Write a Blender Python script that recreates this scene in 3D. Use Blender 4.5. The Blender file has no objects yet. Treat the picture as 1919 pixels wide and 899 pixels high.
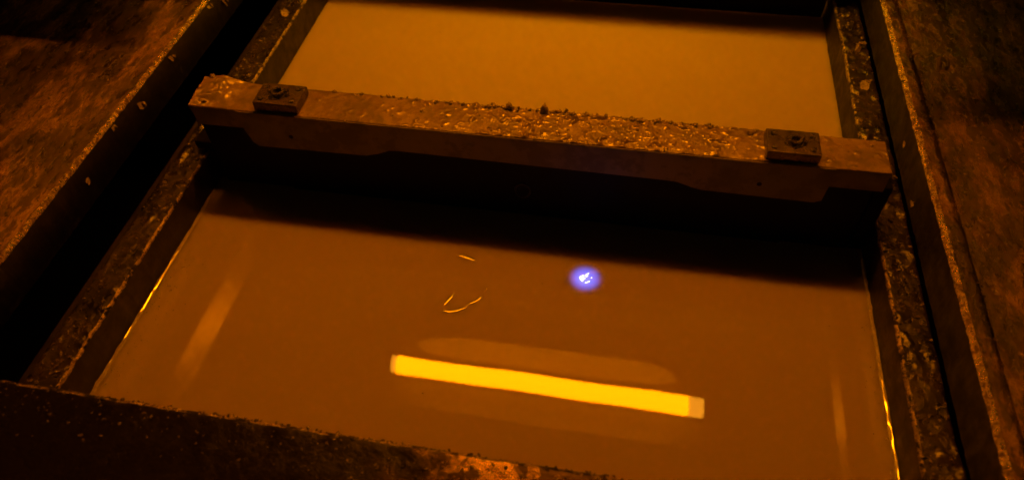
import bpy, bmesh, math, random
from mathutils import Vector, Matrix, noise

random.seed(11)
S = bpy.context.scene
C = S.collection

# ---------------------------------------------------------------- camera
H = 0.65
cd = bpy.data.cameras.new('camera'); cam = bpy.data.objects.new('camera', cd); C.objects.link(cam)
RX = Vector((0.98422212, 0.17419969, -0.03100462))      # camera right in world
DN = Vector((0.11420345, -0.75927425, -0.64067167))     # camera down
FW = Vector((-0.13514582, 0.6270224, -0.76718871))      # camera forward
m = Matrix((RX, -DN, -FW)).transposed().to_4x4(); m.translation = Vector((0, 0, H))
cam.matrix_world = m
cd.sensor_width = 36; cd.lens = 1356.12 / 1919 * 36
cd.clip_start = 0.02; cd.clip_end = 60
cd.dof.use_dof = True; cd.dof.focus_distance = 0.80; cd.dof.aperture_fstop = 4.5
S.camera = cam

# ---------------------------------------------------------------- world (a dark machine chamber, only a trace of amber room light)
w = bpy.data.worlds.new('World'); S.world = w; w.use_nodes = True
bg = w.node_tree.nodes['Background']; bg.inputs[0].default_value = (1.0, 0.55, 0.02, 1); bg.inputs[1].default_value = 0.008
S.view_settings.view_transform = 'Standard'; S.view_settings.look = 'None'
S.view_settings.exposure = 0; S.view_settings.gamma = 1
S.render.engine = 'CYCLES'
S.cycles.use_denoising = True
S.cycles.max_bounces = 6
S.cycles.caustics_reflective = True; S.cycles.blur_glossy = 0.0
S.cycles.sample_clamp_indirect = 6.0

TUBE_L = (51.0, 11.6, 0.02)          # amber safelight tube radiance
LASER_W = 1.0
LAMP = Vector((-0.137, 0.932, 1.085))

# ---------------------------------------------------------------- scanning laser beam (real lamp, narrow violet cone)
SPOT = Vector((-0.0237, 0.4888, 0.0))
ld = bpy.data.lights.new('laser_beam', 'SPOT'); lo = bpy.data.objects.new('laser_beam', ld); C.objects.link(lo)
lo.location = (-0.02, 0.60, 1.5)
lo.rotation_euler = (SPOT - lo.location).to_track_quat('-Z', 'Y').to_euler()
ld.spot_size = math.radians(1.45); ld.spot_blend = 1.0; ld.shadow_soft_size = 0.002
ld.color = (0.04, 0.17, 1.0); ld.energy = 240 * LASER_W

# ================================================================ materials
SHEEN = (-0.80 - (-0.586), 0.575 - 0.6, 0.11 - 0.058)
def nt(name):
    mt = bpy.data.materials.new(name); mt.use_nodes = True
    n = mt.node_tree; b = n.nodes['Principled BSDF']
    return mt, n, b
def node(n, t, **k):
    x = n.nodes.new(t)
    for a, v in k.items():
        if a in x.inputs.keys(): x.inputs[a].default_value = v
        else: setattr(x, a, v)
    return x
def ramp(n, src, stops):
    r = n.nodes.new('ShaderNodeValToRGB'); n.links.new(src, r.inputs[0])
    e = r.color_ramp.elements
    while len(e) < len(stops): e.new(0.5)
    for i, (p, c) in enumerate(stops):
        e[i].position = p
        e[i].color = (c, c, c, 1) if not hasattr(c, '__len__') else (*c, 1)
    return r
def grimy(name, c1, c2, c3, metal=0.0, rough=(0.25, 0.6), scale=1.0, stretch=(1, 1, 1), bump=0.5, fine=1.0, coat=0.0, coatr=0.15, dist=0.002, spec=0.5):
    """grimy steel under a partly dried resin film: three-tone patches, streaks, pitted relief"""
    mt, n, b = nt(name); L = n.links
    tc = node(n, 'ShaderNodeTexCoord'); mp = node(n, 'ShaderNodeMapping')
    mp.inputs['Scale'].default_value = [s * scale for s in stretch]
    L.new(tc.outputs['Object'], mp.inputs[0])
    big = node(n, 'ShaderNodeTexNoise', Scale=11.0, Detail=9.0, Roughness=0.62, Distortion=0.15)
    mid = node(n, 'ShaderNodeTexNoise', Scale=48.0, Detail=9.0, Roughness=0.66, Distortion=0.1)
    fin = node(n, 'ShaderNodeTexNoise', Scale=330.0, Detail=5.0, Roughness=0.7)
    vor = node(n, 'ShaderNodeTexVoronoi', Scale=75.0, Randomness=1.0)
    wp = node(n, 'ShaderNodeMix', data_type='VECTOR'); wp.inputs[0].default_value = 0.035
    for t in (big, mid, fin): L.new(mp.outputs[0], t.inputs['Vector'])
    L.new(mp.outputs[0], wp.inputs[4]); L.new(mid.outputs['Color'], wp.inputs[5]); L.new(wp.outputs[1], vor.inputs['Vector'])
    r1 = ramp(n, big.outputs['Fac'], [(0.45, 0.0), (0.57, 1.0)])
    r2 = ramp(n, mid.outputs['Fac'], [(0.50, 0.0), (0.56, 1.0)])
    m1 = node(n, 'ShaderNodeMix', data_type='RGBA'); m2 = node(n, 'ShaderNodeMix', data_type='RGBA')
    L.new(r1.outputs[0], m1.inputs[0]); m1.inputs[6].default_value = (*c1, 1); m1.inputs[7].default_value = (*c2, 1)
    L.new(r2.outputs[0], m2.inputs[0]); L.new(m1.outputs[2], m2.inputs[6]); m2.inputs[7].default_value = (*c3, 1)
    L.new(m2.outputs[2], b.inputs['Base Color'])
    rr = ramp(n, mid.outputs['Fac'], [(0.38, rough[0]), (0.64, rough[1])]); L.new(rr.outputs[0], b.inputs['Roughness'])
    b.inputs['Metallic'].default_value = metal
    b.inputs['Specular IOR Level'].default_value = spec
    b.inputs['Coat Weight'].default_value = coat; b.inputs['Coat Roughness'].default_value = coatr; b.inputs['Coat IOR'].default_value = 1.7
    def mul(src, f):
        x = node(n, 'ShaderNodeMath', operation='MULTIPLY'); L.new(src, x.inputs[0]); x.inputs[1].default_value = f; return x.outputs[0]
    def add(p, q):
        x = node(n, 'ShaderNodeMath', operation='ADD'); L.new(p, x.inputs[0]); L.new(q, x.inputs[1]); return x.outputs[0]
    vr = ramp(n, vor.outputs['Distance'], [(0.0, 1.0), (0.45, 0.0)])
    h = add(add(mul(big.outputs['Fac'], 1.0), mul(mid.outputs['Fac'], 0.6)), add(mul(fin.outputs['Fac'], 0.16 * fine), mul(vr.outputs[0], 0.10)))
    bp = node(n, 'ShaderNodeBump', Strength=bump, Distance=dist); L.new(h, bp.inputs['Height'])
    L.new(bp.outputs[0], b.inputs['Normal'])
    if coat: L.new(bp.outputs[0], b.inputs['Coat Normal'])
    return mt
def plain(name, col, rough=0.5, metal=0.0, bump=0.0, bscale=300.0, coat=0.0, spec=0.5):
    mt, n, b = nt(name)
    b.inputs['Base Color'].default_value = (*col, 1); b.inputs['Roughness'].default_value = rough; b.inputs['Metallic'].default_value = metal
    b.inputs['Coat Weight'].default_value = coat; b.inputs['Coat Roughness'].default_value = 0.05; b.inputs['Specular IOR Level'].default_value = spec
    tc = node(n, 'ShaderNodeTexCoord'); no = node(n, 'ShaderNodeTexNoise', Scale=bscale, Detail=5.0)
    n.links.new(tc.outputs['Object'], no.inputs['Vector'])
    mx = node(n, 'ShaderNodeMix', data_type='RGBA'); n.links.new(no.outputs['Fac'], mx.inputs[0])
    mx.inputs[6].default_value = (*[c * 0.6 for c in col], 1); mx.inputs[7].default_value = (*[min(1, c * 1.4) for c in col], 1)
    n.links.new(mx.outputs[2], b.inputs['Base Color'])
    if bump:
        bp = node(n, 'ShaderNodeBump', Strength=bump, Distance=0.001); n.links.new(no.outputs['Fac'], bp.inputs['Height']); n.links.new(bp.outputs[0], b.inputs['Normal'])
    return mt
def emit(name, col, mixcol=None):
    mt = bpy.data.materials.new(name); mt.use_nodes = True; n = mt.node_tree
    n.nodes.clear(); e = n.nodes.new('ShaderNodeEmission'); o = n.nodes.new('ShaderNodeOutputMaterial')
    mx = max(col); e.inputs[0].default_value = (col[0] / mx, col[1] / mx, col[2] / mx, 1); e.inputs[1].default_value = mx
    n.links.new(e.outputs[0], o.inputs[0]); return mt

M = {}
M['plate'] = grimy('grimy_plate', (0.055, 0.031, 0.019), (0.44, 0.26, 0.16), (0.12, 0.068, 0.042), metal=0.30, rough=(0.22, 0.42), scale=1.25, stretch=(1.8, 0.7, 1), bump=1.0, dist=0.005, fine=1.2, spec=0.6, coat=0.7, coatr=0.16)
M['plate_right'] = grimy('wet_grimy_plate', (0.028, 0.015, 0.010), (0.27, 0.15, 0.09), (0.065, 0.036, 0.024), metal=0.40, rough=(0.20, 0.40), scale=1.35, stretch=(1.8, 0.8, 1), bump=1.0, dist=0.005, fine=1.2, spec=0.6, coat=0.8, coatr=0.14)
M['plate_side'] = grimy('plate_side', (0.020, 0.017, 0.014), (0.036, 0.030, 0.025), (0.018, 0.015, 0.012), rough=(0.5, 0.8), bump=0.4, dist=0.002)
M['edge'] = grimy('worn_edge', (0.85, 0.70, 0.52), (0.95, 0.82, 0.62), (0.28, 0.20, 0.14), metal=0.95, rough=(0.20, 0.44), scale=3.2, bump=1.0, dist=0.003, fine=2.5)
M['rail'] = grimy('wet_rail', (0.014, 0.011, 0.009), (0.060, 0.044, 0.032), (0.025, 0.02, 0.016), rough=(0.2, 0.5), scale=1.8, bump=0.7, dist=0.002, coat=0.8, coatr=0.14)
M['rail_side'] = grimy('rail_side', (0.020, 0.017, 0.014), (0.032, 0.026, 0.022), (0.022, 0.018, 0.016), rough=(0.4, 0.7), bump=0.4)
M['bar_top'] = grimy('bar_top', (0.18, 0.13, 0.09), (0.34, 0.25, 0.18), (0.24, 0.16, 0.11), rough=(0.35, 0.6), scale=2.0, bump=0.35, dist=0.0012, coat=1.0, coatr=0.06)
M['bar_face'] = grimy('bar_face', (0.20, 0.18, 0.14), (0.24, 0.21, 0.165), (0.165, 0.145, 0.11), rough=(0.45, 0.65), scale=0.8, bump=0.15)
M['blade'] = plain('black_blade', (0.004, 0.004, 0.0035), 0.6, 0, 0.2, spec=0.2)
M['block'] = grimy('clamp_block', (0.04, 0.03, 0.024), (0.09, 0.062, 0.046), (0.055, 0.04, 0.03), metal=0.3, rough=(0.22, 0.45), scale=3.0, bump=0.6, dist=0.002, coat=0.6, coatr=0.1)
M['bolt'] = grimy('bolt_steel', (0.02, 0.018, 0.015), (0.06, 0.05, 0.04), (0.03, 0.025, 0.02), metal=0.6, rough=(0.12, 0.35), scale=6, bump=1.0, dist=0.003, coat=1.0, coatr=0.05)
M['hole'] = plain('dark_hole', (0.006, 0.005, 0.004), 0.8)
M['crust'] = grimy('dried_resin', (0.30, 0.24, 0.18), (0.42, 0.34, 0.26), (0.22, 0.16, 0.12), rough=(0.25, 0.5), scale=4, bump=0.6, dist=0.002, coat=0.8, coatr=0.06)
M['crumb'] = grimy('dark_crumb', (0.10, 0.08, 0.06), (0.22, 0.17, 0.12), (0.06, 0.05, 0.04), rough=(0.2, 0.45), scale=5, bump=0.6, dist=0.002, coat=0.7, coatr=0.07)
M['flake'] = grimy('resin_flake', (0.30, 0.25, 0.20), (0.45, 0.38, 0.30), (0.25, 0.2, 0.16), rough=(0.3, 0.6), scale=6, bump=0.5, coat=0.4)
M['edge_rail'] = grimy('rail_edge', (0.30, 0.24, 0.18), (0.45, 0.36, 0.28), (0.02, 0.018, 0.015), metal=0.6, rough=(0.2, 0.5), scale=1.6, bump=1.0, dist=0.004)
M['plate_front'] = grimy('front_plate', (0.03, 0.022, 0.018), (0.19, 0.13, 0.08), (0.04, 0.03, 0.022), metal=0.95, rough=(0.20, 0.32), scale=0.8, bump=0.8, dist=0.0025, fine=0.7)
n = M['plate_front'].node_tree; b = n.nodes['Principled BSDF']      # an old dark resin film covers the left part of the near plate
tc = node(n, 'ShaderNodeTexCoord'); sx = node(n, 'ShaderNodeSeparateXYZ'); n.links.new(tc.outputs['Object'], sx.inputs[0])
no = node(n, 'ShaderNodeTexNoise', Scale=9.0, Detail=6.0); n.links.new(tc.outputs['Object'], no.inputs['Vector'])
mu = node(n, 'ShaderNodeMath', operation='MULTIPLY_ADD'); n.links.new(no.outputs['Fac'], mu.inputs[0]); mu.inputs[1].default_value = 0.34; n.links.new(sx.outputs[0], mu.inputs[2])
rp_ = ramp(n, mu.outputs[0], [(0.0, 0.0), (0.035, 1.0)])
old = b.inputs['Base Color'].links[0].from_socket
mx = node(n, 'ShaderNodeMix', data_type='RGBA'); n.links.new(rp_.outputs[0], mx.inputs[0]); mx.inputs[6].default_value = (0.016, 0.012, 0.010, 1); n.links.new(old, mx.inputs[7]); n.links.new(mx.outputs[2], b.inputs['Base Color'])
n.links.new(rp_.outputs[0], b.inputs['Metallic']); b.inputs['Specular IOR Level'].default_value = 0.25
n = M['plate'].node_tree; b = n.nodes['Principled BSDF']            # a warm sheen painted as a lighter patch on the left plate
tc = node(n, 'ShaderNodeTexCoord'); vd = node(n, 'ShaderNodeVectorMath', operation='DISTANCE'); n.links.new(tc.outputs['Object'], vd.inputs[0]); vd.inputs[1].default_value = SHEEN
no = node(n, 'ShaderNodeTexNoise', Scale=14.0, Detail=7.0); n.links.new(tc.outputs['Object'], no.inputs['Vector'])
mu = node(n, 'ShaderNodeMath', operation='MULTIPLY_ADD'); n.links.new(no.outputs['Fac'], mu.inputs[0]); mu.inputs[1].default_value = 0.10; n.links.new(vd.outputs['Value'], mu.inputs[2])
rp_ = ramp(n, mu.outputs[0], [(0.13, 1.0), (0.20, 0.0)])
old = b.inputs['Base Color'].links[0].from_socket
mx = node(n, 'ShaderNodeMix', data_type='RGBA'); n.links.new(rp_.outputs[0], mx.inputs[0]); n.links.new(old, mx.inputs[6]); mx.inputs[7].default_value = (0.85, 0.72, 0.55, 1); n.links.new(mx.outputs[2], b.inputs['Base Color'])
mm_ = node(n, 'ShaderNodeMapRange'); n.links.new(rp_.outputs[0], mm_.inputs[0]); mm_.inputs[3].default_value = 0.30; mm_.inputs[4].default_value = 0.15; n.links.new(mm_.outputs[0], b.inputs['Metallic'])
M['dark'] = plain('chamber_paint', (0.010, 0.009, 0.008), 0.7)
M['panel'] = plain('bounce_panel_paint', (0.42, 0.46, 0.36), 0.6, bscale=6)
M['rod'] = grimy('guide_steel', (0.55, 0.5, 0.42), (0.9, 0.8, 0.65), (0.65, 0.58, 0.48), metal=1.0, rough=(0.12, 0.25), scale=1.5, bump=0.35, dist=0.003)
M['reflector'] = plain('reflector_paint', (0.98, 0.98, 0.98), 0.7)
M['reflector_dark'] = plain('reflector_paint_dark', (0.06, 0.06, 0.06), 0.8)  # much darker paint for the near wing
M['housing'] = plain('lamp_housing', (0.03, 0.03, 0.03), 0.7)
M['cap'] = plain('tube_cap', (0.5, 0.5, 0.5), 0.35, 0.9)
M['tube'] = emit('amber_tube', TUBE_L)
M['fill_tube'] = emit('amber_fill_tube', (30.0, 11.5, 0.03))
M['tube_end'] = emit('amber_tube_end', (13.5, 4.8, 0.2))
M['cured'] = emit('laser_fluorescence', (3.0, 3.0, 3.3))

# milky liquid resin
mt, n, b = nt('liquid_resin'); M['resin'] = mt
b.inputs['Base Color'].default_value = (0.53, 0.435, 0.50, 1)
b.inputs['Subsurface Weight'].default_value = 1.0
b.inputs['Subsurface Radius'].default_value = (1.0, 0.9, 0.45); b.inputs['Subsurface Scale'].default_value = 0.027
b.inputs['Roughness'].default_value = 0.0; b.inputs['IOR'].default_value = 1.54
tc = node(n, 'ShaderNodeTexCoord'); no = node(n, 'ShaderNodeTexNoise', Scale=7.0, Detail=1.0)
n.links.new(tc.outputs['Object'], no.inputs['Vector'])
bp = node(n, 'ShaderNodeBump', Strength=0.22, Distance=0.001); n.links.new(no.outputs['Fac'], bp.inputs['Height']); n.links.new(bp.outputs[0], b.inputs['Normal'])
# wet meniscus / ridges of the same resin, without the deep scattering
M['wet'] = plain('wet_resin', (0.46, 0.42, 0.40), 0.04, 0, 0.0, coat=1.0, spec=0.9)
M['wet'].node_tree.nodes['Principled BSDF'].inputs['Coat IOR'].default_value = 2.0

# ================================================================ helpers
REFLECTION_RING = (-0.107, 0.046)
def new(name, bm, mat, parent=None, smooth=False):
    me = bpy.data.meshes.new(name); bmesh.ops.recalc_face_normals(bm, faces=bm.faces); bm.to_mesh(me); bm.free()
    for mm in (mat if isinstance(mat, (list, tuple)) else [mat]): me.materials.append(mm)
    if smooth:
        for p in me.polygons: p.use_smooth = True
    o = bpy.data.objects.new(name, me); C.objects.link(o)
    if parent: o.parent = parent; o.location = -parent.location
    return o
def tag(o, label=None, cat=None, group=None, kind=None):
    if label: o['label'] = label
    if cat: o['category'] = cat
    if group: o['group'] = group
    if kind: o['kind'] = kind
    return o
def thing(name, loc, label, cat, group=None):
    o = bpy.data.objects.new(name, None); o.empty_display_size = 0.02; C.objects.link(o); o.location = loc
    return tag(o, label, cat, group)
def box(bm, x0, x1, y0, y1, z0, z1, bev=0.0):
    r = bmesh.ops.create_cube(bm, size=1.0); vs = r['verts']
    for v in vs: v.co = Vector(((x0 + x1) / 2 + v.co.x * (x1 - x0), (y0 + y1) / 2 + v.co.y * (y1 - y0), (z0 + z1) / 2 + v.co.z * (z1 - z0)))
    if bev:
        es = list({e for v in vs for e in v.link_edges})
        bmesh.ops.bevel(bm, geom=es, offset=bev, segments=3, profile=0.5, affect='EDGES')
def cyl(bm, c, r0, r1, h, n=24, axis='Z'):
    mt = Matrix.Translation(c)
    if axis == 'X': mt = mt @ Matrix.Rotation(math.pi / 2, 4, 'Y')
    if axis == 'Y': mt = mt @ Matrix.Rotation(math.pi / 2, 4, 'X')
    return bmesh.ops.create_cone(bm, cap_ends=True, segments=n, radius1=r0, radius2=r1, depth=h, matrix=mt)['verts']
def extrude_profile(prof, axis, a0, a1, step, amp=0.0, nscale=60, mats=None, closed=True, lo_amp=0.0, seed=0.0):
    """prof: list of (u, z); axis 'Y' -> u is x, axis 'X' -> u is y.  amp ruffles the surface with real noise."""
    bm = bmesh.new(); N = max(1, int(abs(a1 - a0) / step)); rows = []
    for i in range(N + 1):
        a = a0 + (a1 - a0) * i / N; row = []
        for j, (u, z) in enumerate(prof):
            p = Vector((u, a, z)) if axis == 'Y' else Vector((a, u, z))
            if amp:
                q = p * nscale + Vector((seed, 3.1, 7.7)); f = amp * (noise.noise(q) + 0.5 * noise.noise(q * 2.3))
                g = amp * (noise.noise(q + Vector((9, 5, 1))) + 0.5 * noise.noise(q * 2.7 + Vector((3, 1, 1))))
                if axis == 'Y': p.x += f
                else: p.y += f
                p.z += g
            row.append(bm.verts.new(p))
        rows.append(row)
    K = len(prof)
    for i in range(N):
        for j in range(K if closed else K - 1):
            k = (j + 1) % K
            f = bm.faces.new((rows[i][j], rows[i][k], rows[i + 1][k], rows[i + 1][j]))
            if mats: f.material_index = mats[j]
    if closed:
        bm.faces.new(rows[0]); bm.faces.new(rows[-1])
    return bm
def lump(bm, c, r, flat=0.6, sub=2, rough=0.5, seedv=None):
    s = seedv if seedv is not None else random.random() * 100
    rot = Matrix.Rotation(random.random() * 6.28, 3, 'Z') @ Matrix.Rotation(random.uniform(-0.5, 0.5), 3, 'X')
    sx, sy = random.uniform(0.7, 1.5), random.uniform(0.6, 1.1)
    for v in bmesh.ops.create_icosphere(bm, subdivisions=sub, radius=1.0)['verts']:
        d = v.co.normalized(); k = 1 + rough * noise.noise(d * 1.6 + Vector((s, s, 0))) + rough * 0.6 * noise.noise(d * 4 + Vector((0, s, s)))
        v.co = Vector(c) + rot @ Vector((d.x * sx * k, d.y * sy * k, d.z * flat * k)) * r
def flake(bm, c, r, nrm=Vector((0, 0, 1)), thick=0.0006, n=9):
    """thin torn chip of cured resin with an uneven outline and a curl"""
    q = nrm.to_track_quat('Z', 'Y').to_matrix(); s = random.random() * 50; a0 = random.random() * 6.28; el = random.uniform(0.35, 0.8)
    top, bot = [], []
    for i in range(n):
        a = 6.283 * i / n; rr = r * (0.65 + 0.7 * random.random())
        x, y = rr * math.cos(a), rr * el * math.sin(a); x, y = x * math.cos(a0) - y * math.sin(a0), x * math.sin(a0) + y * math.cos(a0)
        z = 0.35 * r * noise.noise(Vector((x / r, y / r, s))) + 0.25 * r * (x * x) / (r * r)
        top.append(bm.verts.new(Vector(c) + q @ Vector((x, y, z + thick)))); bot.append(bm.verts.new(Vector(c) + q @ Vector((x, y, z - thick * 0.2))))
    ct = bm.verts.new(Vector(c) + q @ Vector((0, 0, thick * 2.2))); cb = bm.verts.new(Vector(c) + q @ Vector((0, 0, -thick)))
    for i in range(n):
        k = (i + 1) % n
        bm.faces.new((top[i], top[k], ct)); bm.faces.new((bot[k], bot[i], cb)); bm.faces.new((top[k], top[i], bot[i], bot[k]))
def round_corner(cx, cz, r, a0, a1, n=5):
    return [(cx + r * math.cos(math.radians(a0 + (a1 - a0) * i / n)), cz + r * math.sin(math.radians(a0 + (a1 - a0) * i / n))) for i in range(n + 1)]

# ================================================================ geometry constants (metres)
XL, XR = -0.502, 0.281            # liquid edges
RT = 0.045                        # top of the vat rails
RLo, RRo = -0.540, 0.3155         # rails' outer faces
PZ, PB = 0.110, 0.058             # side plates: top and underside
PL, PR = -0.586, 0.312            # side plates: inner faces
FY = 0.223                        # front plate's inner edge
YB = 1.10                         # back of the vat

BY0, BY1, BT = 0.565, 0.613, 0.130  # levelling bar

# ---------------------------------------------------------------- liquid
bm = bmesh.new(); box(bm, XL, XR, 0.10, YB, -0.16, 0.0)
tag(new('liquid_resin', bm, M['resin']), kind='structure')

# ---------------------------------------------------------------- vat floor / chamber walls
bm = bmesh.new(); box(bm, -2.2, 2.0, -0.6, 2.4, -0.40, -0.36); tag(new('floor', bm, M['dark']), kind='structure')
bm = bmesh.new(); box(bm, -2.2, 2.0, 2.2, 2.25, -0.36, 2.0); tag(new('wall_back', bm, M['dark']), kind='structure')
bm = bmesh.new(); box(bm, -2.25, -2.2, -0.6, 2.25, -0.36, 2.0); tag(new('wall_left', bm, M['dark']), kind='structure')
bm = bmesh.new(); box(bm, 2.0, 2.05, -0.6, 2.25, -0.36, 2.0); tag(new('wall_right', bm, M['dark']), kind='structure')
bm = bmesh.new(); box(bm, -2.25, 2.05, -0.6, 2.25, 2.0, 2.05)
tag(new('ceiling', bm, M['dark']), kind='structure')

# ---------------------------------------------------------------- unseen shelf and side leaves added to shade vat and plates
sh = thing('shade_shelf', (-0.1, 1.5, 0.42), 'unseen dark shelf added to shade the far end of the resin vat', 'shelf')
bm = bmesh.new(); box(bm, -1.9, 1.7, 0.966, 1.14, 0.42, 0.428); new('shade_board', bm, M['dark'], sh)
bm = bmesh.new(); box(bm, -1.9, 1.7, 1.122, 1.139, 0.12, 0.4195, 0.002); new('stiffener', bm, M['dark'], sh)
bm = bmesh.new(); box(bm, 0.300, 1.7, 0.728, 0.9655, 0.25, 0.258); new('shade_leaf', bm, M['dark'], sh)
bm = bmesh.new(); box(bm, -1.9, -0.600, 0.722, 0.9655, 0.25, 0.258); new('shade_leaf', bm, M['dark'], sh)
for xa_, xb_ in ((-1.9, -0.70), (0.42, 1.7)):
    bm = bmesh.new(); box(bm, xa_, xb_, 0.966, 0.974, 0.25, 0.4195); new('web', bm, M['dark'], sh)
for xx in (-1.2, 0.95):
    bm = bmesh.new(); box(bm, xx - 0.02, xx + 0.02, 1.1405, 1.2595, 0.405, 0.427, 0.002); new('bracket', bm, M['dark'], sh)
bm = bmesh.new(); box(bm, -2.199, 1.999, 1.26, 1.29, 0.02, 1.99); tag(new('wall_bounce_panel', bm, M['panel']), kind='structure')  # unseen panel added to bounce amber light into the liquid

# ---------------------------------------------------------------- side and front plates
def plate_profile(xe, sgn, far, r=0.0045):
    # inner edge at xe; body extends towards sgn
    pr = [(xe, PB)]
    c = round_corner(xe + sgn * r, PZ - r, r, 180 if sgn > 0 else 0, 90)
    pr += c
    u = xe + sgn * r
    flat = []
    x = u; d = 0.006
    while abs(x - xe) < 0.40: x += sgn * d; d *= 1.12; flat.append((x, PZ))
    pr += flat + [(far, PZ), (far, PB)]
    mats = [1] + [2] * (len(c) - 1) + [0] * (len(flat) + 1) + [1, 1]
    return pr, mats
def fray(bm, xe, s):
    for v in bm.verts:
        if abs(v.co.x - xe) < 0.0075 and v.co.z > PZ - 0.008:
            q = v.co * 420; v.co.x += 0.00045 * noise.noise(q); v.co.z += 0.00045 * noise.noise(q + Vector((4, 4, 4)))
    return bm
lp = thing('side_plate', (PL, 0.6, PB), 'wide grimy steel plate left of the vat with an orange glint along its edge', 'plate')
pr, ms = plate_profile(PL, -1, -1.9)
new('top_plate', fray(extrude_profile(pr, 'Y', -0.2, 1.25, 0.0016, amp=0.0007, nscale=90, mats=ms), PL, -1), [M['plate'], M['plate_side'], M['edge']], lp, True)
rp = thing('side_plate', (PR, 0.6, PB), 'steel plate right of the vat with a seam beside its glinting edge', 'plate')
pr, ms = plate_profile(PR, 1, 0.338)
# narrow edge strip, a seam, then the wide plate
c = round_corner(PR + 0.0045, PZ - 0.0045, 0.0045, 180, 90)
pr = [(PR, PB)] + c + [(PR + 0.012, PZ), (PR + 0.018, PZ), (PR + 0.018, PB)]
ms = [1] + [2] * 5 + [0, 0, 1, 1]
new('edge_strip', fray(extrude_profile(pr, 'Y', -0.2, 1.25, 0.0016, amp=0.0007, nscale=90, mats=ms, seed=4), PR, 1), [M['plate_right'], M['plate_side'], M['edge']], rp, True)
pr = [(PR + 0.0192, PB)] + [(PR + 0.0192 + 0.012 * i, PZ + 0.0006) for i in range(26)] + [(1.7, PZ + 0.0006), (1.7, PB)]
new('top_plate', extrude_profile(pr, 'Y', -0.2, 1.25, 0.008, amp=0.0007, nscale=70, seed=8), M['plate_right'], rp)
fp = thing('front_plate', (0, FY, PB), 'dark stained plate closing the near end of the vat', 'plate')
c = round_corner(FY - 0.0035, PZ - 0.0035, 0.0035, 0, 90)
pr = [(FY, 0.0 + 0.002)] + c + [(FY - 0.008 - 0.012 * i, PZ) for i in range(18)] + [(-0.3, PZ), (-0.3, 0.002)]
ms = [1] + [2] * 5 + [0] * 19 + [1, 1]
new('top_plate', extrude_profile(pr, 'X', PL + 0.001, PR - 0.001, 0.006, amp=0.0008, nscale=80, mats=ms, seed=2), [M['plate_front'], M['plate_side'], M['edge_rail']], fp, True)
rb = thing('rear_plate', (0, YB, 0), 'dark plate closing the far shaded end of the vat', 'plate')
bm = bmesh.new(); box(bm, PL + .001, PR - .001, YB, 1.259, -0.02, PZ, 0.003); new('top_plate', bm, M['plate_side'], rb)

# ---------------------------------------------------------------- vat rails
def rail(xi, xo, label, seed):
    s = 1 if xo > xi else -1
    t = thing('vat_rail', ((xi + xo) / 2, 0.6, 0), label, 'rail')
    r = 0.003; flat = []
    c1 = round_corner(xi + s * r, RT - r, r, 180 if s > 0 else 0, 90, 4)
    c2 = round_corner(xo - s * r, RT - r, r, 90, 0 if s > 0 else 180, 3)
    w_ = (xo - s * r) - (xi + s * r); K = 22
    flat = [(xi + s * r + w_ * i / K, RT) for i in range(1, K)]
    pr = [(xi, -0.16), (xi, 0.0), (xi, 0.02)] + c1 + flat + c2 + [(xo, -0.16)]
    ms = [1, 1, 1] + [2] * 4 + [0] * (len(flat) + 1) + [0] * 3 + [1, 1]
    bmr = extrude_profile(pr, 'Y', FY + 0.0005, YB - 0.001, 0.0018, amp=0.0006, nscale=75, mats=ms, seed=seed)
    for v in bmr.verts:
        if v.co.z > RT - 0.004:
            q = v.co * 95; q.z = seed; d = noise.noise(q); d2 = noise.noise(q * 0.35 + Vector((2, 7, 1))); d3 = noise.noise(q * 2.6)
            v.co.z += max(0, d + 0.9 * d2 - 0.15) * 0.0030 + max(0, d3 + d2) * 0.0006; v.co.x += 0.0009 * d2 + 0.0005 * d3
    new('rail_body', bmr, [M['rail'], M['rail_side'], M['edge_rail']], t, True)
    bm = bmesh.new(); box(bm, min(xo + s * 0.001, xo + s * 0.030), max(xo + s * 0.001, xo + s * 0.030), FY + .001, YB - .002, 0.0, 0.018, 0.002)
    if s < 0: new('outer_ledge', bm, M['rail_side'], t)
    else: bm.free()
    return t
rail(XL, RLo, 'crumb-covered wet rail along the left edge of the orange liquid', 1)
rail(XR, RRo, 'crumb-covered wet rail along the right edge of the orange liquid', 5)

# resin creeping up the rails: wavy wet meniscus
def meniscus(x, s, y0, y1, label, seed):
    bm = bmesh.new(); K = 7; rows = []; N = int((y1 - y0) / 0.0015)
    for i in range(N + 1):
        y = y0 + (y1 - y0) * i / N
        hgt = 0.0024 + 0.0011 * noise.noise(Vector((y * 45, seed, 0))) + 0.0006 * noise.noise(Vector((y * 90, seed, 3)))
        wd = 0.0042 + 0.0016 * noise.noise(Vector((y * 60, seed, 9)))
        off = 0.0005 * noise.noise(Vector((y * 50, seed, 5)))
        row = []
        for j in range(K + 1):
            a = math.pi / 2 * j / K
            row.append(bm.verts.new((x - s * 0.0004 + s * (wd * (1 - math.sin(a)) + off * 1.6 * math.sin(a * 2)), y, 0.0003 + hgt * (1 - math.cos(a)))))
        row.append(bm.verts.new((x - s * 0.0006, y, -0.002))); rows.append(row)
    for i in range(N):
        for j in range(K + 1): bm.faces.new((rows[i][j], rows[i][j + 1], rows[i + 1][j + 1], rows[i + 1][j]))
    o = new('resin_meniscus', bm, M['wet'], None, True); tag(o, label, 'meniscus'); return o
meniscus(XL, 1, FY + .002, 0.56, 'wavy wet lip of resin clinging to the left rail', 1.0)
meniscus(XR, -1, FY + .002, 0.56, 'wavy wet lip of resin clinging to the right rail', 7.0)

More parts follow.
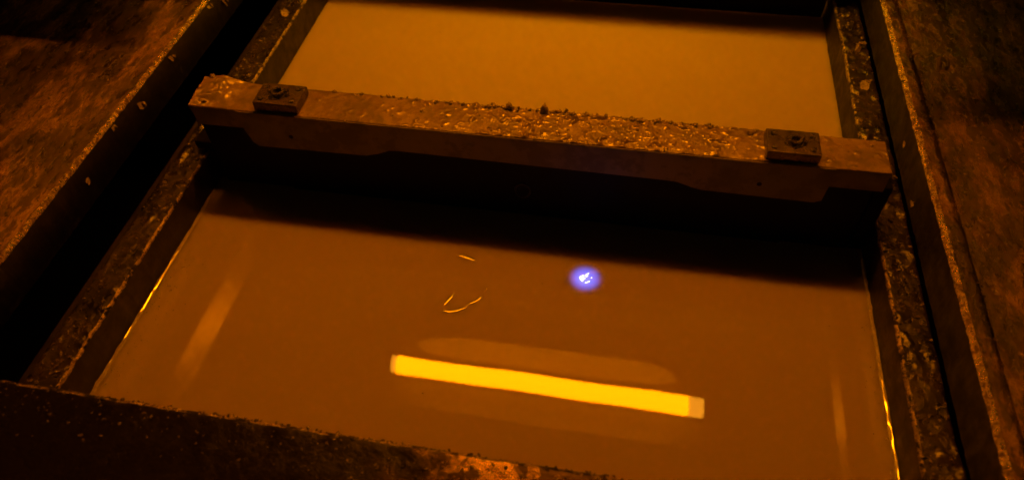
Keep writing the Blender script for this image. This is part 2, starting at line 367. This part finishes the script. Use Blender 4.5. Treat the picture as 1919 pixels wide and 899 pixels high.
# ---------------------------------------------------------------- levelling (recoater) bar
rc = thing('recoater_bar', (-0.11, (BY0 + BY1) / 2, 0.0), 'long bar spanning the vat, its top crusted with shiny resin droplets', 'recoater bar')
BX0, BX1 = -0.488, 0.2665
r = 0.0015
pr = [(BY0, 0.104)] + [(BY0, 0.118)] + [(a, z) for a, z in round_corner(BY0 + r, BT - r, r, 180, 90, 4)] + \
     [(BY0 + r + (BY1 - BY0 - 2 * r) * i / 48, BT) for i in range(1, 48)] + [(a, z) for a, z in round_corner(BY1 - r, BT - r, r, 90, 0, 3)] + [(BY1, 0.104)]
ms = [1, 1] + [0] * 4 + [0] * 48 + [0] * 3 + [1, 1]
beam = extrude_profile(pr, 'X', BX0, BX1, 0.0010, amp=0.0, mats=ms)
for v in beam.verts:                                   # wet droplets and crust as real relief on the top
    if v.co.z > 0.128:
        x, y = v.co.x, v.co.y
        env = 0.30 + 1.0 * math.exp(-((x + 0.03) / 0.17) ** 2)
        q = Vector((x * 150, y * 190, 1.3)); d = noise.noise(q); d2 = noise.noise(q * 2.3 + Vector((5, 1, 0)))
        big_ = noise.noise(Vector((x * 45, y * 60, 6)))
        k = (max(0, d - 0.02) ** 0.8 * 0.0042 * max(0.10, 0.40 + 1.7 * big_) + max(0, d2 - 0.05) * 0.0012) * env
        if x < -0.415:
            w_ = min(1, (-0.415 - x) / 0.045); yy = (y - BY0) / (BY1 - BY0)
            k = k * (1 - w_) + w_ * (0.0035 + 0.0055 * yy * (0.8 + noise.noise(Vector((x * 40, y * 40, 4)))) + 0.0012 * d) * min(1, 0.25 + yy * 2.2)
        v.co.z += k
    if v.co.x < -0.46: v.co.x += 0.006 * noise.noise(Vector((v.co.y * 45, v.co.z * 45, 2)))
o = new('beam', beam, [M['bar_top'], M['bar_face']], rc, True)
# shaped front plate
bmf = bmesh.new()
poly = [(-0.432, 0.112), (-0.424, 0.084), (-0.419, 0.079), (-0.287, 0.081), (-0.272, 0.086), (-0.258, 0.0925), (-0.248, 0.0935), (0.052, 0.0905), (0.063, 0.0895), (0.078, 0.084), (0.088, 0.0815), (0.205, 0.080), (0.212, 0.084), (0.214, 0.112), (0.214, 0.1292), (-0.432, 0.1292)]
for p in poly: bmf.verts.new((p[0], BY0 - 0.0012, p[1]))
f = bmf.faces.new(bmf.verts[:]); ex = bmesh.ops.extrude_face_region(bmf, geom=[f])
for v in [g for g in ex['geom'] if isinstance(g, bmesh.types.BMVert)]: v.co.y += 0.0011
new('front_plate', bmf, M['bar_face'], rc)
bm = bmesh.new(); box(bm, -0.487, 0.262, BY0 + 0.004, BY1 - 0.003, 0.006, 0.1035, 0.003); new('blade_body', bm, M['blade'], rc)
bm = bmesh.new(); box(bm, -0.400, 0.190, BY0 + 0.008, BY0 + 0.016, 0.0006, 0.0058); new('blade_lip', bm, M['blade'], rc)
bm = bmesh.new(); box(bm, 0.2622, 0.2785, BY0 + 0.006, BY1 - 0.005, 0.006, 0.1035, 0.002); new('end_bracket', bm, M['blade'], rc)  # bracket extended down to close a gap in the bar's shadow
bm = bmesh.new(); box(bm, -0.5150, -0.4875, BY0 + 0.012, BY1 - 0.010, 0.050, 0.062, 0.002); new('end_bracket', bm, M['blade'], rc)
bm = bmesh.new(); box(bm, -0.4985, -0.4873, BY0 + 0.010, BY1 - 0.005, 0.006, 0.0495, 0.001); new('end_bracket', bm, M['blade'], rc)  # lower piece added to keep the bar's shadow unbroken at the left
for x in (-0.3735, 0.1455):
    bm = bmesh.new(); cyl(bm, (x, BY0 - 0.0014, 0.099), 0.0026, 0.0026, 0.0008, 16, 'Y'); new('bolt_hole', bm, M['hole'], rc)
bm = bmesh.new()  # ring of geometry standing in for a faint oval reflection
N = 36; PX, PZZ = REFLECTION_RING
for (ra, za), (rb2, zb) in (((0.0125, BY0 + 0.0040), (0.0118, BY0 + 0.0022)), ((0.0118, BY0 + 0.0022), (0.0100, BY0 + 0.0022)), ((0.0100, BY0 + 0.0022), (0.0094, BY0 + 0.0040))):
    va = [bm.verts.new((PX + 0.8 * ra * math.cos(6.2832 * i / N), za, PZZ + ra * math.sin(6.2832 * i / N))) for i in range(N)]
    vb = [bm.verts.new((PX + 0.8 * rb2 * math.cos(6.2832 * i / N), zb, PZZ + rb2 * math.sin(6.2832 * i / N))) for i in range(N)]
    for i in range(N): bm.faces.new((va[i], va[(i + 1) % N], vb[(i + 1) % N], vb[i]))
new('reflection_ring', bm, M['rail_side'], rc, True)
# clamp blocks with a socket bolt and four small screws
for bi, (x0, x1) in enumerate(((-0.4095, -0.3575), (0.1440, 0.1970))):
    y0, y1, z0, z1 = 0.5675, 0.603, BT + 0.0008, BT + 0.0122
    bm = bmesh.new(); box(bm, x0, x1, y0, y1, z0, z1, 0.0016)
    blk = new('clamp_block', bm, M['block'], rc)
    cx, cy = (x0 + x1) / 2 + (0.001 if bi else -0.001), (y0 + y1) / 2
    # counterbore ring, socket head, hexagonal socket
    bm = bmesh.new(); N = 32
    for (ra, rb2, za, zb) in ((0.0105, 0.0094, z1 + 0.0002, z1 + 0.0012), (0.0094, 0.0082, z1 + 0.0012, z1 + 0.0002)):
        va = [bm.verts.new((cx + ra * math.cos(6.2832 * i / N), cy + ra * math.sin(6.2832 * i / N), za)) for i in range(N)]
        vb = [bm.verts.new((cx + rb2 * math.cos(6.2832 * i / N), cy + rb2 * math.sin(6.2832 * i / N), zb)) for i in range(N)]
        for i in range(N): bm.faces.new((va[i], va[(i + 1) % N], vb[(i + 1) % N], vb[i]))
    g = new('washer', bm, M['bolt'], None, True); g.parent = blk
    bm = bmesh.new(); prof = [(0.0078, z1), (0.0078, z1 + 0.0035), (0.0070, z1 + 0.0045)]
    rings = [[bm.verts.new((cx + q[0] * math.cos(6.2832 * i / 30), cy + q[0] * math.sin(6.2832 * i / 30), q[1])) for i in range(30)] for q in prof]
    hx = lambda i: 0.0040 / math.cos(((6.2832 * i / 30 + math.pi / 6) % (math.pi / 3)) - math.pi / 6)
    rings.append([bm.verts.new((cx + hx(i) * math.cos(6.2832 * i / 30), cy + hx(i) * math.sin(6.2832 * i / 30), z1 + 0.0045)) for i in range(30)])
    rings.append([bm.verts.new((v.co.x, v.co.y, z1 + 0.0008)) for v in rings[-1]])
    for a, b_ in zip(rings, rings[1:]):
        for i in range(30): bm.faces.new((a[i], a[(i + 1) % 30], b_[(i + 1) % 30], b_[i]))
    bm.faces.new(rings[-1])
    g = new('socket_bolt', bm, M['bolt'], None, False); g.parent = blk
    bm = bmesh.new()
    for _ in range(9):
        a = random.random() * 6.28; q = random.uniform(0.005, 0.012)
        lump(bm, (cx + q * math.cos(a), cy + q * math.sin(a), z1 + 0.002), random.uniform(0.0012, 0.0026), 0.8, 2)
    g = new('resin_blob', bm, M['bolt'], None, True); g.parent = blk
    for sx in (x0 + 0.0075, x1 - 0.0075):
        for sy in (y0 + 0.0075, y1 - 0.0075):
            bm = bmesh.new(); cyl(bm, (sx, sy, z1 + 0.0005), 0.0036, 0.0030, 0.0012, 20)
            g = new('screw', bm, M['bolt'], None, False); g.parent = blk
# crust: ragged lumps along the back edge, beads along the front edge, heap at the left end
bm = bmesh.new()
for _ in range(150):
    x = random.gauss(-0.06, 0.12)
    if not (-0.35 < x < 0.14): continue
    lump(bm, (x, BY1 - random.uniform(0, 0.004), BT + random.uniform(-0.0005, 0.0012)), random.uniform(0.0010, 0.0030), random.uniform(0.5, 1.0), 1, 0.9)
for _ in range(90):
    x = random.gauss(-0.03, 0.13)
    if not (-0.35 < x < 0.26): continue
    lump(bm, (x, BY0 + random.uniform(0.000, 0.045), BT + 0.0004), random.uniform(0.0007, 0.0018), 0.6, 1, 0.7)
for _ in range(90):
    x = random.gauss(-0.03, 0.09)
    if not (-0.35 < x < 0.14): continue
    lump(bm, (x, BY0 + random.uniform(0.0005, 0.003), BT - 0.0004), random.uniform(0.0007, 0.0016), 0.6, 1, 0.6)
for _ in range(14):
    x = random.uniform(-0.489, -0.44)
    lump(bm, (x, BY0 + random.uniform(0.002, 0.048), BT + 0.001 + 0.004 * (-(x + 0.44) / 0.05)), random.uniform(0.0012, 0.0030), 0.7, 2, 0.4)
o = new('dried_resin', bm, M['crust'], rc, True); o['kind'] = 'stuff'

# peaks and chips on the bar: lift-off pieces of their own
def chip(loc, r, label, mat='crust', nrm=(0, 0, 1), kind='lump', group=None, flat=0.9):
    bm = bmesh.new(); o_ = Vector(loc)
    if kind == 'lump':
        lump(bm, (0, 0, 0), r, flat, 2, 0.9)
        if nrm == 'peak':
            for v in bm.verts:
                if v.co.z > 0: v.co.z *= 1.6; v.co.x *= 1 - 0.5 * min(1, v.co.z / (2 * r))
    else:
        nv = Vector(nrm); nv.normalize(); flake(bm, (0, 0, 0), r, nv)
        if r > 0.004: flake(bm, (r * 0.5, r * 0.6, r * 0.3), r * 0.6, (nv + Vector((0.3, 0.4, 0.2))).normalized())
    o = new('resin_chip', bm, M[mat], None, kind == 'lump'); o.location = loc
    return tag(o, label, 'resin chip', group or 'chips of cured resin')
chip((-0.478, 0.612, BT + 0.006), 0.0040, 'amber bead of resin on the back corner of the bar, left of the left clamp')
chip((-0.089, 0.611, BT + 0.002), 0.0052, 'tallest pointed resin lump on the back edge of the bar', nrm='peak')
chip((-0.128, 0.611, BT + 0.002), 0.0040, 'blunt resin lump on the bar just left of the tallest one', nrm='peak')
chip((-0.065, 0.612, BT + 0.001), 0.0030, 'small resin lump on the bar just right of the tallest one', nrm='peak')
chip((0.132, 0.606, BT + 0.001), 0.0032, 'resin lump on the back edge of the bar beside the right clamp')

# flakes stuck on the plates' inner faces and tops
def face_flakes(items):
    for (loc, r, nrm, label) in items: chip(loc, r, label, 'flake', nrm, 'flake')
E_ = 0.0012
lf = PL + E_
face_flakes([
    ((lf, 0.86, 0.100), 0.0075, (1, 0.1, 0.4), 'largest pale flake on the left plate face near the top of the photo'),
    ((lf, 0.835, 0.086), 0.0062, (1, 0.3, 0.3), 'pale flake hanging just below the largest one on the left plate face'),
    ((lf, 0.80, 0.100), 0.0050, (1, 0, 0.4), 'short pale flake under the pair at the top of the left plate face'),
    ((lf, 0.685, 0.098), 0.0055, (1, 0.2, 0.5), 'pale flake stuck to the left plate edge level with the bar end'),
    ((lf, 0.60, 0.090), 0.0060, (1, -0.1, 0.4), 'forked pale flake on the left plate face below the bar end'),
    ((lf, 0.545, 0.102), 0.0042, (1, 0.1, 0.6), 'small square pale flake tucked under the left glinting edge'),
    ((lf, 0.475, 0.085), 0.0040, (1, 0.1, 0.4), 'lowest pale flake on the left plate face'),
])
rf = PR - E_
face_flakes([
    ((rf, 0.665, 0.082), 0.0045, (-1, 0.1, 0.4), 'pale flake on the right plate face just past the bar end'),
    ((rf, 0.585, 0.070), 0.0055, (-1, 0.3, 0.4), 'pinkish flake on the right plate face below the bar end'),
])
face_flakes([
    ((0.355, 0.775, PZ + 0.003), 0.0100, (0.4, -0.6, 0.8), 'upturned orange flake on the dark right plate'),
    ((0.345, 0.90, PZ + 0.002), 0.0100, (0.2, -0.4, 0.9), 'brown flake on the right plate beside the top of its edge'),
    ((0.300, 0.895, RT + 0.004), 0.0110, (0.1, -0.5, 0.8), 'curled tan flake on the far end of the right rail'),
    ((0.298, 0.815, RT + 0.003), 0.0070, (0.0, -0.5, 0.8), 'flat tan flake lying across the middle of the far right rail'),
    ((-0.515, 0.94, RT + 0.004), 0.0075, (0.3, -0.5, 0.8), 'pinkish flake on the far end of the left rail'),
    ((-0.520, 0.875, RT + 0.003), 0.0070, (0.3, -0.4, 0.8), 'brown flake in the middle of the far left rail'),
    ((-0.518, 0.70, RT + 0.003), 0.0080, (0.5, -0.5, 0.7), 'triangular brown flake on the left rail behind the clamp'),
])

# crumbs nobody could count
def crumbs(name, n_, fn, r0, r1, mat, flat=0.6, sub=1):
    bm = bmesh.new()
    for _ in range(n_):
        p = fn()
        if p is None: continue
        if random.random() < 0.35: flake(bm, p, random.uniform(r0, r1) * 1.5, Vector((random.uniform(-.6, .6), random.uniform(-.6, .6), 1)).normalized(), 0.0004, 6)
        else: lump(bm, p, random.uniform(r0, r1), flat, sub, 0.8)
    o = new(name, bm, M[mat], None, False); o['kind'] = 'stuff'; return o
crumbs('rail_crumbs', 420, lambda: (random.uniform(RLo + .003, XL - .001), random.uniform(FY, 1.0), RT + 0.0002), 0.0004, 0.0024, 'crumb')['label'] = 'resin crumbs scattered on the left rail'
crumbs('rail_crumbs', 420, lambda: (random.uniform(XR + .001, RRo - .002), random.uniform(FY, 1.0), RT + 0.0002), 0.0004, 0.0024, 'crumb')['label'] = 'resin crumbs scattered on the right rail'
crumbs('plate_crumbs', 500, lambda: (PL - abs(random.gauss(0, 0.16)), random.uniform(0.3, 0.95), PZ + 0.0002), 0.0003, 0.0014, 'crumb')['label'] = 'fine resin crumbs on the left plate'
crumbs('plate_crumbs', 420, lambda: (PR + abs(random.gauss(0, 0.09)), random.uniform(0.2, 0.98), PZ + 0.0006), 0.0003, 0.0016, 'crumb')['label'] = 'fine resin crumbs on the right plate'
crumbs('plate_crumbs', 320, lambda: (random.uniform(-0.5, 0.25), FY - abs(random.gauss(0, 0.02)), PZ + 0.0002), 0.0004, 0.0015, 'crumb')['label'] = 'ragged resin crumbs along the edge of the near plate'
def edge_bits():
    return (random.uniform(-0.45, 0.1), FY - random.uniform(0, 0.004), PZ - 0.0006)
crumbs('edge_crumbs', 160, edge_bits, 0.0006, 0.0016, 'crumb', 0.8)['label'] = 'resin beads along the rim of the near plate'
def floaters():
    if random.random() < 0.5: return (XL + abs(random.gauss(0.012, 0.014)) + 0.003, random.uniform(0.27, 0.45), 0.0003)
    if random.random() < 0.5: return (XR - abs(random.gauss(0.006, 0.005)) - 0.002, random.uniform(0.30, 0.48), 0.0003)
    return (random.uniform(-0.45, 0.25), random.uniform(0.26, 0.95), 0.0002) if random.random() < 0.25 else None
crumbs('floating_crumbs', 230, floaters, 0.0003, 0.0008, 'wet', 0.5)['label'] = 'tiny crumbs floating at the edges of the liquid'

# ---------------------------------------------------------------- cured outline just breaking the surface
ring = thing('cured_outline', (-0.15, 0.45, 0.0), 'broken ring of thin cured ridges breaking the liquid surface', 'cured part')
def ridge(pts, wd, hgt):
    bm = bmesh.new(); P = [Vector((p[0], p[1], 0)) for p in pts]; Q = []
    for i in range(len(P) - 1):
        p0 = P[max(i - 1, 0)]; p1 = P[i]; p2 = P[i + 1]; p3 = P[min(i + 2, len(P) - 1)]
        for k in range(8):
            t = k / 8; Q.append(0.5 * ((2 * p1) + (p2 - p0) * t + (2 * p0 - 5 * p1 + 4 * p2 - p3) * t * t + (3 * p1 - p0 - 3 * p2 + p3) * t ** 3))
    Q.append(P[-1]); rows = []; n_ = len(Q)
    for i, q in enumerate(Q):
        tg = (Q[min(i + 1, n_ - 1)] - Q[max(i - 1, 0)]).normalized(); nn = Vector((-tg.y, tg.x, 0)); s = math.sin(math.pi * (i + 0.5) / n_) ** 0.5
        rows.append([bm.verts.new(q + nn * (wd * s * math.cos(math.pi * j / 8)) + Vector((0, 0, 0.0001 + hgt * s * math.sin(math.pi * j / 8)))) for j in range(9)])
    for i in range(n_ - 1):
        for j in range(8): bm.faces.new((rows[i][j], rows[i][j + 1], rows[i + 1][j + 1], rows[i + 1][j]))
    return new('ridge', bm, M['wet'], ring, True)
for pts, wd in (([(-0.1724, 0.4994), (-0.166, 0.4995), (-0.158, 0.4975), (-0.1512, 0.4947)], 0.0018),
            ([(-0.1646, 0.4463), (-0.168, 0.439), (-0.172, 0.4292)], 0.0014),
            ([(-0.1725, 0.4225), (-0.165, 0.4215), (-0.156, 0.4245), (-0.147, 0.4300)], 0.0015),
            ([(-0.1455, 0.4345), (-0.139, 0.4395), (-0.1335, 0.4470)], 0.0013),
            ([(-0.1316, 0.4570), (-0.1296, 0.4572)], 0.0008)):
    ridge(pts, wd * 1.5, 0.00045)

# ---------------------------------------------------------------- the point being cured: fluorescing squiggles under the laser
cs = thing('laser_spot', SPOT, 'glowing white squiggle inside the violet laser spot on the liquid', 'laser spot')
def worm(pts, r):
    bm = bmesh.new(); P = [Vector((SPOT.x + a, SPOT.y + b_, 0.0004)) for a, b_ in pts]; rows = []
    for i, p in enumerate(P):
        tg = (P[min(i + 1, len(P) - 1)] - P[max(i - 1, 0)]).normalized(); nn = Vector((-tg.y, tg.x, 0)); rr = 1.6 * r * (0.6 if i in (0, len(P) - 1) else 1)
        rows.append([bm.verts.new(p + nn * rr * math.cos(math.pi * j / 4) + Vector((0, 0, rr * 0.6 * math.sin(math.pi * j / 4)))) for j in range(5)])
    for i in range(len(P) - 1):
        for j in range(4): bm.faces.new((rows[i][j], rows[i][j + 1], rows[i + 1][j + 1], rows[i + 1][j]))
    return new('cured_trace', bm, M['cured'], cs, True)
k = 0.00054 / 9.0     # metres per zoomed photo pixel at the spot
def zp(*p): return [((x - 600) * k, -(y - 460) * k * 1.25) for x, y in p]
worm(zp((655, 362), (612, 388), (600, 420), (612, 440), (640, 405)), 0.00030)
worm(zp((570, 415), (530, 435), (495, 458), (520, 490), (560, 525)), 0.00048)
worm(zp((520, 450), (560, 455), (590, 470), (560, 490), (548, 530)), 0.00040)
worm(zp((605, 552), (650, 530), (688, 508)), 0.00034)
worm(zp((700, 446), (722, 438)), 0.00042)

# ---------------------------------------------------------------- amber fluorescent lamp above (seen in the liquid)
lm = thing('tube_lamp', LAMP, 'glowing yellow tube lamp whose reflection crosses the liquid', 'lamp')
TR = 0.0250; lx = LAMP.x; ly, lz = LAMP.y, LAMP.z
X0, X1 = -0.540, 0.246
bm = bmesh.new(); cyl(bm, ((X0 + X1) / 2, ly, lz), TR, TR, X1 - X0, 40, 'X'); new('tube', bm, M['tube'], lm, True)
bm = bmesh.new(); cyl(bm, (X1 + 0.0185, ly, lz), TR * 0.97, TR * 0.97, 0.036, 40, 'X'); new('tube_end', bm, M['tube_end'], lm, True)
bm = bmesh.new(); cyl(bm, (X0 - 0.0065, ly, lz), TR * 0.97, TR * 0.62, 0.012, 40, 'X'); new('tube_end', bm, M['tube_end'], lm, True)
bm = bmesh.new(); box(bm, lx - 0.44, lx + 0.44, ly - 0.10, ly + 0.10, lz + 0.055, lz + 0.10, 0.004); new('housing', bm, M['housing'], lm)
def wing(y0, z0, y1, z1, mat, xa, xb):
    # curved painted reflector strip: narrows and curls away towards its ends
    bm = bmesh.new(); rows = []; N, K = 28, 6
    for i in range(N + 1):
        u = 2 * i / N - 1; wd = (1 - abs(u) ** 7) ** 0.5 * 0.97 + 0.03; row = []
        for sgn in (0, 1):
            for j in range(K + 1):
                t = 0.5 + (j / K - 0.5) * wd; cv = -0.005 * (1 - (2 * t - 1) ** 2)
                p = Vector((xa + (xb - xa) * i / N, y0 + (y1 - y0) * t, z0 + (z1 - z0) * t - cv * 0.9 + 0.012 * abs(u) ** 8)); p.z += 0.002 * sgn
                row.append(bm.verts.new(p))
        rows.append(row)
    for i in range(N):
        for sgn in (0, 1):
            o_ = sgn * (K + 1)
            for j in range(K): bm.faces.new((rows[i][o_ + j], rows[i][o_ + j + 1], rows[i + 1][o_ + j + 1], rows[i + 1][o_ + j]))
    new('reflector_wing', bm, mat, lm, True)
wing(ly + 0.066, lz + 0.034, ly + 0.116, lz + 0.002, M['reflector'], -0.51, 0.22)
wing(ly - 0.060, lz + 0.050, ly - 0.100, lz + 0.030, M['reflector_dark'], -0.51, 0.22)
for s in (-1, 1):
    bm = bmesh.new(); box(bm, lx + s * 0.41 - 0.004, lx + s * 0.41 + 0.004, LAMP.y - 0.015, LAMP.y + 0.015, LAMP.z - 0.01, LAMP.z + 0.0545); new('lamp_holder', bm, M['housing'], lm)
for s in (-1, 1):
    bm = bmesh.new(); cyl(bm, (lx + s * 0.3, LAMP.y, (LAMP.z + 0.10 + 2.0) / 2), 0.008, 0.008, 2.0 - LAMP.z - 0.10, 12); new('hanger', bm, M['housing'], lm)

# unseen fill tube added under the shade shelf, shielded by a baffle below and a lip above: it lights only the far pool
l2 = thing('tube_lamp', (-0.11, 1.10, 0.40), 'unseen amber fill tube added to brighten the far liquid', 'lamp')
bm = bmesh.new(); cyl(bm, (-0.125, 1.10, 0.395), 0.010, 0.010, 0.68, 24, 'X'); new('tube', bm, M['fill_tube'], l2, True)
bm = bmesh.new(); box(bm, -0.60, 0.38, 1.038, 1.044, 0.058, 0.186); new('baffle', bm, M['dark'], l2)
bm = bmesh.new(); box(bm, XL + 0.003, XR - 0.003, 1.038, 1.044, 0.0015, 0.0578); new('baffle', bm, M['blade'], l2)
bm = bmesh.new(); box(bm, -0.60, 0.38, 1.016, 1.022, 0.332, 0.419); new('lip', bm, M['dark'], l2)
for xx in (-0.607, 0.387):
    bm = bmesh.new(); box(bm, xx - 0.006, xx + 0.006, 1.016, 1.115, 0.12, 0.419); new('end_shield', bm, M['dark'], l2)
# ---------------------------------------------------------------- overhead guide bars (seen only as streaks in the liquid)
def guide(x, s, z0, z1, y0, y1, label):
    t = thing('guide_bar', (x, (y0 + y1) / 2, z0), label, 'guide bar')
    tl = 0.006
    pr = [(x + s * tl, z0), (x + s * tl * 0.5, (z0 + z1) / 2), (x, z1), (x - s * 0.018, z1), (x - s * 0.018, z0)]
    new('rail_face', extrude_profile(pr, 'Y', y0, y1, 0.004, amp=0.0006, nscale=50, seed=x * 9), M['rod'], t)
    bm = bmesh.new(); box(bm, x - s * 0.02 - 0.01, x - s * 0.02 + 0.01, y1 + 0.001, y1 + 0.03, 0.2585, z1 + 0.01, 0.002); new('post', bm, M['dark'], t)
guide(-0.629, 1, 0.293, 0.360, 0.44, 0.93, 'steel guide bar mirrored as a mottled streak on the left of the liquid')
guide(0.3525, -1, 0.293, 0.346, 0.44, 0.93, 'thin steel guide bar mirrored as a short bright streak on the right of the liquid')
